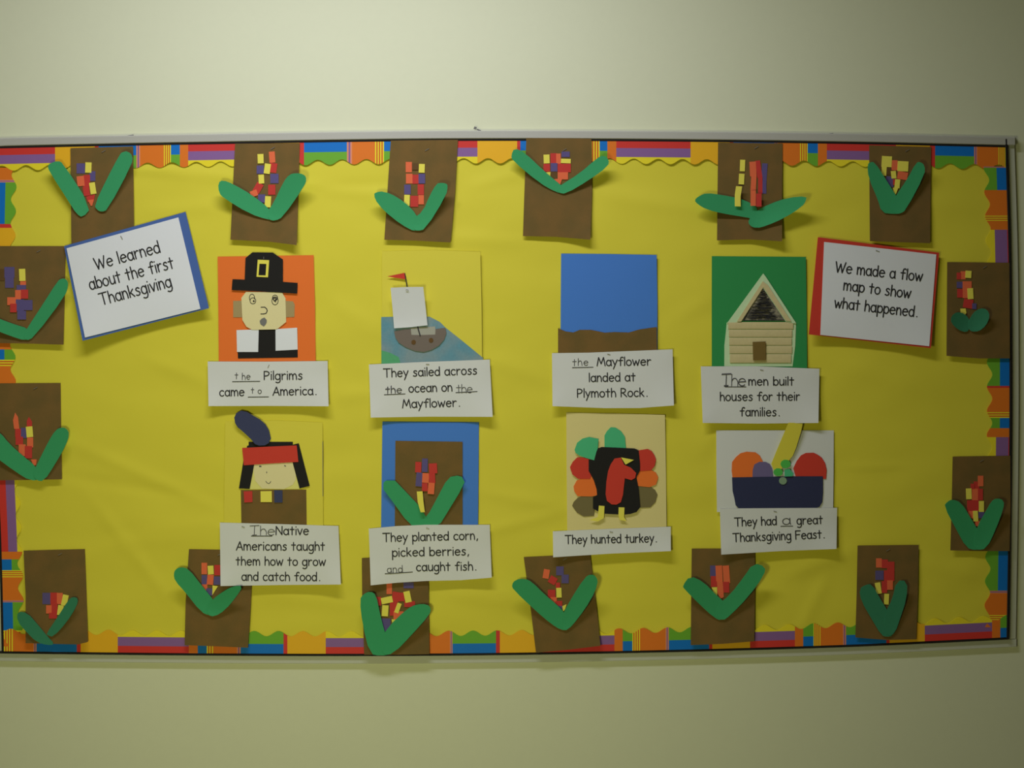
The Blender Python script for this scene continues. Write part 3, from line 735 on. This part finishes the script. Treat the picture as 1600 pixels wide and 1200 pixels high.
caption('white caption card reading The Native Americans taught them how to grow and catch food',
        [(343.5, 816.5), (435, 818.8), (528.8, 821.8), (532.6, 913.3), (440, 914), (344.6, 915.7)],
        [('Native', 430.8, 835.6, 482.3, 835.5, X), ('Americans taught', 369.3, 859.5, 507.3, 860, X), ('them how to grow', 368.7, 883, 508.5, 883.9, X), ('and catch food.', 377.7, 907, 500, 907.6, X)],
        [('Ihe', 391, 836.5, 429.5, 836, 9.6, .1, .5)], [(392.7, 837.6, 425, 837.6)], st=(380, 823, 20))
caption('white caption card reading They planted corn, picked berries, and caught fish',
        [(576.2, 826), (620, 822), (665, 820), (765.2, 820), (768.3, 902.5), (720, 906.5), (665, 907.8), (620, 910.5), (579.2, 914.6)],
        [('They planted corn,', 598.3, 846.5, 746.5, 842.8, X), ('picked berries,', 612.8, 869.6, 732.5, 867.2, X), ('caught fish.', 650.5, 892.2, 744, 891, X)],
        [('and', 605, 895.3, 629.3, 894, 7.2, .2, .6)], [(601.7, 896.5, 644.5, 893.8)], st=(668, 825, 20))
caption('short white caption card reading They hunted turkey',
        [(863.8, 830.2), (960, 826), (1048, 822.9), (1048.2, 861), (955, 865), (864.3, 870.8)],
        [('They hunted turkey.', 883.3, 849.8, 1026, 847, X)], st=(955, 831, 10))
caption('white caption card reading They had a great Thanksgiving Feast',
        [(1124.8, 794.5), (1210, 794), (1307.8, 793.5), (1307, 857.7), (1220, 861), (1127, 866.7)],
        [('They had', 1148, 822.4, 1213.5, 820, X), ('great', 1245.2, 819.4, 1285.3, 818.3, X), ('Thanksgiving Feast.', 1145.3, 846.8, 1288.3, 840.8, X)],
        [('a', 1222.5, 819.8, 1235.5, 819.4, 10, .2, .1), ('a', 1222.9, 819.6, 1235.1, 819.2, 9.8, .2, .1)], [(1220, 822.3, 1238.8, 822)], st=(1211, 799, 15))

# ---------------------------------------------------------------- the eight pictures
PD = 0.0145
def picture(px, py, label, back, m, lift=None):
    t = thing('paper_picture', px, py, PD, label, 'picture', 'cut paper pictures in two rows')
    sheet('background_sheet', back, PD, m, t, lift, 14 if lift else 0)
    return t
def ring(cx, cy, rx, ry, n=16, a0=0, a1=360):
    return [(cx + rx * math.cos(math.radians(a0 + (a1 - a0) * i / n)), cy + ry * math.sin(math.radians(a0 + (a1 - a0) * i / n))) for i in range(n + 1)]
z6 = 6.6667

# pilgrim
t = picture(416, 483, 'orange cut paper picture of a face in a black hat with yellow buckle', Z(310, 380, z6, [(200, 140), (700, 132), (1200, 125), (1215, 700), (1222, 1240), (212, 1240), (208, 700)]), 'orange_paper')
p = lambda nm, pts, m, k, o=(310, 380), lift=None, cut=0: sheet(nm, Z(o[0], o[1], z6, pts), PD + .0009 * k, m, t, lift, cut)
tag(p('ear', [(362, 600), (455, 600), (455, 772), (362, 772)], 'tan_paper', 1), 'brownish square ear')
tag(p('ear', [(905, 600), (985, 605), (1003, 640), (1000, 768), (905, 772)], 'tan_paper', 1), 'brownish square ear')
p('coat', [(402, 905), (1030, 890), (1035, 1190), (412, 1200)], 'black_paper', 1)
p('collar', [(397, 905), (628, 898), (622, 1133), (402, 1133)], 'bright_white_paper', 2)
p('collar', [(803, 895), (1028, 880), (1034, 1108), (804, 1120)], 'bright_white_paper', 2)
fc = p('face', [(495, 508), (870, 512), (908, 575), (914, 820), (830, 888), (800, 898), (560, 902), (500, 870), (458, 800), (447, 570)], 'cream_paper', 3)
dz = PD + .0009 * 3 + .0004
st_ = [ring(568, 600, 30, 32), ring(577, 603, 7, 7, 8), ring(579, 606, 3, 3, 6), ring(558, 568, 27, 38, 10, 130, 380), ring(798, 600, 33, 42), ring(798, 568, 27, 28), ring(798, 585, 15, 22, 10), [(780, 572), (815, 580), (790, 600), (808, 615)]]
strokes('eye', [Z(310, 380, z6, l) for l in st_], 1.0, dz, 'ink', fc)
strokes('nose', [Z(310, 380, z6, [(652, 667), (690, 666), (708, 680), (718, 702), (706, 730), (680, 737), (650, 737)])], 1.4, dz, 'ink', fc)
sheet('mouth', Z(310, 380, z6, [(638, 808), (660, 785), (688, 774), (712, 800), (710, 830), (698, 850), (680, 868), (645, 842)]), dz + .0001, 'smudge', fc, None, 0, .0002)
h = p('hat', [(562, 95), (775, 97), (880, 170), (880, 403), (1033, 414), (1028, 525), (690, 505), (347, 488), (355, 375), (482, 380), (490, 155)], 'black_paper', 4)
b_ = Z(310, 380, z6, [(618, 172), (737, 177), (725, 355), (605, 350)]); i_ = Z(310, 380, z6, [(636, 214), (708, 216), (700, 336), (626, 334)])
V, F = [], []
for a in range(4):
    b = (a + 1) % 4; k = len(V); dd = PD + .0045
    V += [W(*b_[a], dd), W(*b_[b], dd), W(*i_[b], dd), W(*i_[a], dd)]
    F.append([k, k + 3, k + 2, k + 1])
V += [v + Vector((0, .0005, 0)) for v in V[:]]
F += [[i + 16 for i in f[::-1]] for f in F] 
for a in range(4):
    k = a * 4
    F.append([k, k + 1, k + 17, k + 16]); F.append([k + 2, k + 3, k + 19, k + 18])
tag(link('buckle', V, F, 'kernel_yellow', h), 'yellow paper buckle')
staple(412, 403, 90, PD + .0042, t, 4)

# boat on the sea
t = picture(675, 480, 'yellow cut paper picture of a white sailed boat on blue water', [(597, 392.5), (675, 391), (750.5, 393.5), (752.5, 480), (753.5, 575), (596.5, 576), (597, 480)], 'yellow_sheet',
            lambda x, y: .0028 * max(0, (x - 640) / 110) ** 2)
o5 = (560, 390)
f_ = lambda x, y: .0028 * max(0, (x - 640) / 110) ** 2
w_ = sheet('sea', Z(*o5, z6, [(238, 703), (480, 696), (740, 698), (850, 755), (910, 815), (1050, 925), (1298, 1128), (1295, 1230), (240, 1230)]), PD + .001, 'water_paper', t, f_, 12)
sheet('shore', Z(*o5, z6, [(240, 1050), (330, 1075), (420, 1120), (450, 1230), (240, 1230)]), PD + .0016, 'shore_green_paper', t, f_, 0)
sheet('deck', Z(*o5, z6, [(545, 815), (800, 800), (805, 890), (550, 895)]), PD + .0022, 'deck_paper', t, f_, 0)
hu = sheet('hull', Z(*o5, z6, [(372, 852), (470, 835), (545, 828), (552, 888), (640, 890), (800, 885), (803, 828), (905, 815), (917, 868), (895, 935), (840, 1000), (760, 1045), (680, 1066), (590, 1055), (490, 1015), (420, 970), (385, 915)]), PD + .003, 'hull_paper', t, f_, 12)
for cx_, cy_ in ((575, 965), (757, 945)):
    sheet('porthole', Z(*o5, z6, ring(cx_, cy_, 24, 26, 10)[:-1]), PD + .0036, 'kernel_brown', hu, f_, 0, .0003)
strokes('mast', [Z(*o5, z6, [(482, 250), (508, 385)]), Z(*o5, z6, [(612, 790), (643, 897)])], 1.6, PD + .0042, 'ink', t, f_)
sail_l = lambda x, y: .018 * max(0, min(1, (510 - y) / 62)) ** 1.3 + .002 * abs(x - 638) / 30
sheet('sail', Z(*o5, z6, [(335, 398), (500, 390), (675, 388), (700, 600), (720, 788), (540, 808), (372, 820), (355, 610)]), PD + .005, 'bright_white_paper', t, sail_l, 8)
tag(sheet('flag', Z(*o5, z6, [(300, 280), (478, 243), (488, 308)]), PD + .005, 'red_paper', t, f_, 0), 'small red pennant')
staple(636, 453, 10, PD + .0225, t, 4)

# blue sky over brown rock
t = picture(951, 480, 'plain blue paper picture with a wavy brown strip along its bottom',
            Z(840, 380, z6, [(245, 108), (740, 112), (1240, 122), (1248, 600), (1246, 1200), (238, 1200), (241, 600)]), 'blue_paper', droop(400, 545, .0015, ((1026, 400, 60, .003),)))
tag(sheet('rock', Z(840, 380, z6, [(213, 885), (290, 918), (370, 930), (440, 902), (560, 903), (700, 932), (800, 925), (950, 930), (1060, 898), (1240, 872), (1244, 1200), (213, 1200)]), PD + .0035, 'brown_paper', t), 'torn brown strip')

# log house
t = picture(1186, 488, 'green cut paper picture of a pale log house with a scribbled dark gable',
            Z(1080, 390, z6, [(215, 68), (700, 72), (1195, 76), (1203, 600), (1207, 1250), (215, 1250), (214, 600)]), 'grass_green_paper', droop(400, 570, .001))
p = lambda nm, pts, m, k, o=(1080, 390), par=None: sheet(nm, Z(o[0], o[1], z6, pts), PD + .0015 + .0009 * k, m, par or t)
p('house_wall', [(370, 762), (1092, 762), (1088, 880), (1084, 1000), (1068, 1120), (1056, 1216), (345, 1216), (346, 1000), (362, 850)], 'mint_paper', 0)
p('gable', [(750, 385), (985, 740), (522, 740)], 'roof_scribble', 1)
LG = [752, 832, 915, 1000, 1086, 1184]
for a, (y0_, y1_) in enumerate(zip(LG, LG[1:])):
    x0_ = [385, 392, 396, 398, 402][a]; x1_ = [1062, 1050, 1046, 1050, 1040][a]
    # each log strip: rounded face
    V, F = [], []
    prof = [(0, 0), (.08, .0006), (.35, .0009), (.65, .0009), (.92, .0006), (1, 0)]
    for xx in (x0_, (x0_ + x1_) / 2, x1_):
        for u, dd in prof:
            jj = random.uniform(-1.5, 1.5) if 0 < u < 1 else 0
            V.append(W(*Z(1080, 390, z6, [(xx, y0_ + 3 + (y1_ - y0_ - 6) * u + jj)])[0], PD + .0030 + dd))
    n = len(prof)
    for i in range(2):
        for j in range(n - 1):
            k = i * n + j
            F.append([k, k + 1, k + 1 + n, k + n])
    F.append(list(range(n))[::-1]); F.append([2 * n + j for j in range(n)]); 
    link('log', V, F, 'log_paper', t)
p('roof_beam', [(750, 248), (768, 330), (745, 400), (510, 752), (370, 768), (385, 750)], 'mint_paper', 2)
p('roof_beam', [(750, 248), (775, 280), (1092, 765), (1060, 768), (985, 750), (745, 395)], 'mint_paper', 3)
p('roof_beam', [(745, 330), (750, 395), (520, 750), (475, 750)], 'log_paper', 4)
p('roof_beam', [(745, 330), (800, 370), (1045, 750), (985, 738), (748, 388)], 'log_paper', 5)
strokes('gable_outline', [Z(1080, 390, z6, [(752, 388), (985, 722), (955, 732), (545, 738), (640, 560), (752, 388)])], 1.0, PD + .0015 + .0009 * 2 + .0004, 'ink', t)
sc = []
for i in range(46):
    yy = 440 + (i % 23) * 12.5
    hw = (yy - 395) * .62
    sc.append([(750 - hw * random.uniform(.4, .9), yy + random.uniform(-8, 8)), (752 + hw * random.uniform(-.2, .2), yy + random.uniform(-8, 8)), (752 + hw * random.uniform(.4, .9), yy + random.uniform(-8, 8))])
strokes('gable_scribble', [Z(1080, 390, z6, l) for l in sc], .8, PD + .0015 + .0009 * 2, 'ink', t)
tag(p('door', [(640, 962), (776, 957), (778, 1153), (645, 1155)], 'door_paper', 6), 'small brown paper door')

# face with feather and headband
t = picture(428, 740, 'pale yellow cut paper picture of a black haired face with red headband and blue feather',
            [(352, 658), (428, 657), (504, 660), (504.5, 740), (505, 830), (350, 830), (351, 740)], 'yellow_sheet', droop(658, 830, .001))
p = lambda nm, pts, m, k, o=(330, 630), lift=None, cut=0, par=None: sheet(nm, Z(o[0], o[1], z6, pts), PD + .0012 + .0008 * k, m, par or t, lift, cut)
p('shirt', [(308, 905), (990, 900), (996, 1300), (315, 1300)], 'brown_paper', 0)
p('hair', [(390, 402), (850, 402), (850, 470), (372, 470), (372, 445), (390, 440)], 'black_paper', 0)
p('neck_paper', [(445, 600), (858, 600), (920, 893), (398, 896)], 'pale_yellow_paper', .4)
fc = p('face', [(442, 600), (860, 600), (885, 700), (878, 800), (850, 850), (760, 895), (530, 890), (460, 810), (440, 700)], 'cream_paper', 1)
p('hair', [(850, 432), (912, 418), (1026, 862), (920, 888), (850, 625), (830, 560)], 'black_paper', 2)
p('hair', [(335, 600), (455, 600), (400, 893), (288, 888)], 'black_paper', 2)
p('headband', [(322, 467), (600, 452), (890, 440), (908, 612), (620, 628), (340, 647)], 'red_paper', 3)
fe = p('feather', [(240, 150), (260, 105), (310, 78), (370, 90), (430, 125), (510, 170), (565, 220), (603, 285), (621, 370), (600, 415), (560, 438), (500, 442), (455, 425), (410, 370), (340, 305), (275, 250), (248, 205)], 'navy_paper', 5,
       lift=lambda x, y: .006 * max(0, (690 - y) / 50) ** 1.3, cut=8)
dz = PD + .0012 + .0008 + .0004
strokes('eye', [Z(330, 630, z6, [(503, 655), (520, 660)]), Z(330, 630, z6, [(505, 660), (515, 655)]), Z(330, 630, z6, [(765, 650), (774, 656)])], 1.6, dz, 'pencil', fc)
strokes('nose', [Z(330, 630, z6, [(578, 715), (578, 726)])], 1.2, dz, 'pencil', fc)
strokes('mouth', [Z(330, 630, z6, [(568, 812), (580, 828), (597, 837), (612, 830), (621, 814)])], .9, dz, 'pencil', fc)
p('bead', [(338, 918), (428, 915), (430, 1030), (345, 1035)], 'kernel_red', 2)
p('bead', [(513, 917), (630, 915), (632, 1030), (515, 1030)], 'kernel_yellow', 2)
p('bead', [(655, 905), (742, 908), (742, 1035), (658, 1035)], 'navy_paper', 2)
strokes('edge_line', [[(504.2, 690), (504.5, 775)]], .7, PD + .0022, 'smudge', t)  # thin grey line drawn along the sheet's right edge

# corn on blue
t = picture(672, 742, 'blue paper picture holding a small corn cob with green leaves on brown paper',
            Z(560, 640, z6, [(250, 125), (750, 128), (1255, 132), (1250, 700), (1245, 1290), (236, 1290), (243, 700)]), 'blue_paper', droop(658, 820, .001))
sheet('brown_panel', Z(560, 640, z6, [(385, 325), (1085, 335), (1086, 1290), (378, 1290)]), PD + .002, 'brown_paper', t)
for i, lf in enumerate(([(262, 760), (290, 738), (380, 738), (450, 810), (640, 1010), (700, 1110), (760, 1230), (640, 1250), (560, 1210), (480, 1130), (350, 950), (260, 830)],
                        [(905, 760), (960, 700), (1030, 688), (1078, 700), (1107, 755), (1050, 870), (860, 1180), (760, 1240), (660, 1230), (650, 1180), (740, 1070)])):
    sheet('leaf', Z(560, 640, z6, lf), PD + .003 + .0008 * i, 'green_paper', t, lambda x, y: .008 * min(1, math.hypot(x - 665, y - 820) / 90) ** 1.4, 9)
for i, (c, a) in enumerate([('red', (592, 545, 655, 655)), ('purple', (662, 510, 722, 650)), ('red', (735, 560, 820, 665)), ('purple', (600, 655, 665, 800)), ('orange', (665, 662, 735, 762)), ('red', (735, 662, 800, 765)), ('red', (662, 765, 722, 850)), ('orange', (725, 762, 792, 880))]):
    sheet('kernel', Z(560, 640, z6, rect(*a, random.uniform(-5, 5))), PD + .0042 + .0001 * i, 'kernel_' + c, t)
sheet('kernel', Z(560, 640, z6, [(608, 853), (668, 850), (676, 945), (692, 1068), (648, 1070), (618, 965)]), PD + .0120, 'kernel_yellow', t)

# turkey
t = picture(963, 735, 'cream paper picture of a black and red turkey with round coloured feathers',
            Z(850, 640, z6, [(232, 30), (740, 40), (1260, 55), (1270, 600), (1277, 1290), (242, 1290), (236, 600)]), 'manila_paper', droop(645, 830, .001, ((1041, 648, 50, .003),)))
p = lambda nm, pts, m, k, lb=None: tag(sheet(nm, Z(850, 640, z6, pts), PD + .0022 + .0008 * k, m, t), lb)
p('feather', [(318, 420), (345, 345), (400, 303), (470, 285), (568, 305), (560, 400), (530, 530), (440, 505), (370, 480), (330, 452)], 'feather_green_paper', 3, 'green feather')
p('feather', [(630, 420), (630, 270), (655, 225), (695, 183), (745, 187), (800, 222), (842, 280), (855, 420)], 'feather_green_paper', 0, 'green feather')
p('feather', [(350, 920), (430, 882), (520, 880), (535, 1000), (520, 1107), (412, 1114), (345, 1075), (312, 1030), (293, 1000), (310, 960)], 'olive_brown_paper', 0, 'brown feather')
p('feather', [(340, 740), (480, 680), (540, 740), (560, 890), (500, 905), (350, 902), (315, 850), (308, 800)], 'orange_paper', 1, 'orange feather')
p('feather', [(480, 518), (410, 500), (345, 498), (298, 545), (270, 600), (295, 675), (355, 722), (480, 722), (520, 600)], 'red_paper', 2, 'red feather')
p('feather', [(950, 800), (1100, 798), (1155, 835), (1182, 885), (1160, 965), (1108, 1018), (960, 1025)], 'olive_brown_paper', 0, 'brown feather')
p('feather', [(945, 655), (1050, 625), (1120, 632), (1165, 655), (1190, 705), (1168, 780), (1100, 808), (965, 795)], 'orange_paper', 1, 'orange feather')
p('feather', [(950, 430), (1080, 410), (1122, 432), (1150, 475), (1167, 522), (1152, 590), (1115, 632), (1000, 642), (940, 620)], 'red_paper', 2, 'red feather')
p('body', [(560, 405), (600, 390), (940, 405), (985, 425), (1000, 560), (1000, 635), (962, 705), (985, 820), (1002, 1015), (962, 1068), (900, 1088), (830, 1095), (640, 1086), (565, 1062), (510, 1030), (510, 912), (553, 890), (548, 830), (520, 740), (490, 680), (465, 640), (465, 520), (522, 530), (545, 440)], 'black_paper', 3.5)
p('head', [(735, 510), (800, 500), (835, 575), (905, 605), (960, 660), (950, 712), (910, 735), (842, 715), (832, 800), (822, 890), (800, 965), (755, 990), (705, 988), (655, 950), (642, 880), (650, 750), (668, 640), (695, 570)], 'red_paper', 5, 'red head and neck')
p('beak', [(803, 498), (937, 524), (850, 573)], 'kernel_yellow', 6, 'yellow beak')
p('leg', [(572, 1000), (630, 1005), (624, 1130), (560, 1165), (475, 1150), (560, 1120)], 'kernel_yellow', 5, 'thin yellow leg')
p('leg', [(778, 1018), (838, 1020), (834, 1120), (860, 1160), (790, 1150), (776, 1100)], 'kernel_yellow', 5, 'thin yellow leg')

# feast
t = picture(1211, 735, 'white paper picture of a dark blue basket of round fruit with a yellow strip',
            Z(1100, 650, z6, [(128, 150), (740, 150), (1352, 150), (1350, 600), (1345, 1000), (135, 1000), (130, 600)]), 'white_paper', droop(672, 800, .001))
p = lambda nm, pts, m, k, lb=None, lift=None, cut=0: tag(sheet(nm, Z(1100, 650, z6, pts), PD + .0022 + .0008 * k, m, t, lift, cut), lb)
p('fruit', [(297, 640), (288, 570), (292, 480), (335, 425), (380, 388), (440, 372), (535, 378), (580, 410), (612, 470), (612, 560), (560, 640)], 'orange_paper', 0, 'round orange fruit')
p('fruit', [(505, 640), (508, 560), (525, 505), (575, 478), (640, 478), (685, 500), (708, 545), (720, 640)], 'plum_paper', 1, 'purple round fruit')
p('fruit', [(930, 545), (965, 470), (1010, 410), (1060, 385), (1140, 382), (1180, 400), (1225, 432), (1262, 490), (1278, 560), (1272, 655), (1100, 660), (960, 650)], 'red_paper', 0, 'large red fruit')
p('basket', [(292, 640), (600, 634), (1000, 628), (1237, 628), (1238, 800), (1230, 900), (1200, 948), (1150, 962), (900, 960), (720, 960), (550, 970), (372, 973), (330, 930), (315, 850), (298, 780)], 'deep_navy_paper', 2)
p('yellow_strip', [(880, 70), (1030, 70), (1012, 160), (960, 330), (925, 415), (880, 470), (800, 560), (725, 562), (700, 500), (765, 340), (850, 140)], 'yellow_sheet', 3, None, lambda x, y: .004 * max(0, (735 - y) / 60) ** 1.4, 9)
p('greenery', ring(850, 500, 54, 46, 10)[:-1], 'leaf_green_paper', 5)
p('greenery', ring(772, 585, 50, 42, 10)[:-1], 'leaf_green_paper', 4)
p('greenery', [(838, 560), (890, 550), (935, 600), (920, 628), (840, 630)], 'feather_green_paper', 5)
p('greenery', ring(822, 675, 42, 40, 10)[:-1], 'pale_green_paper', 4)
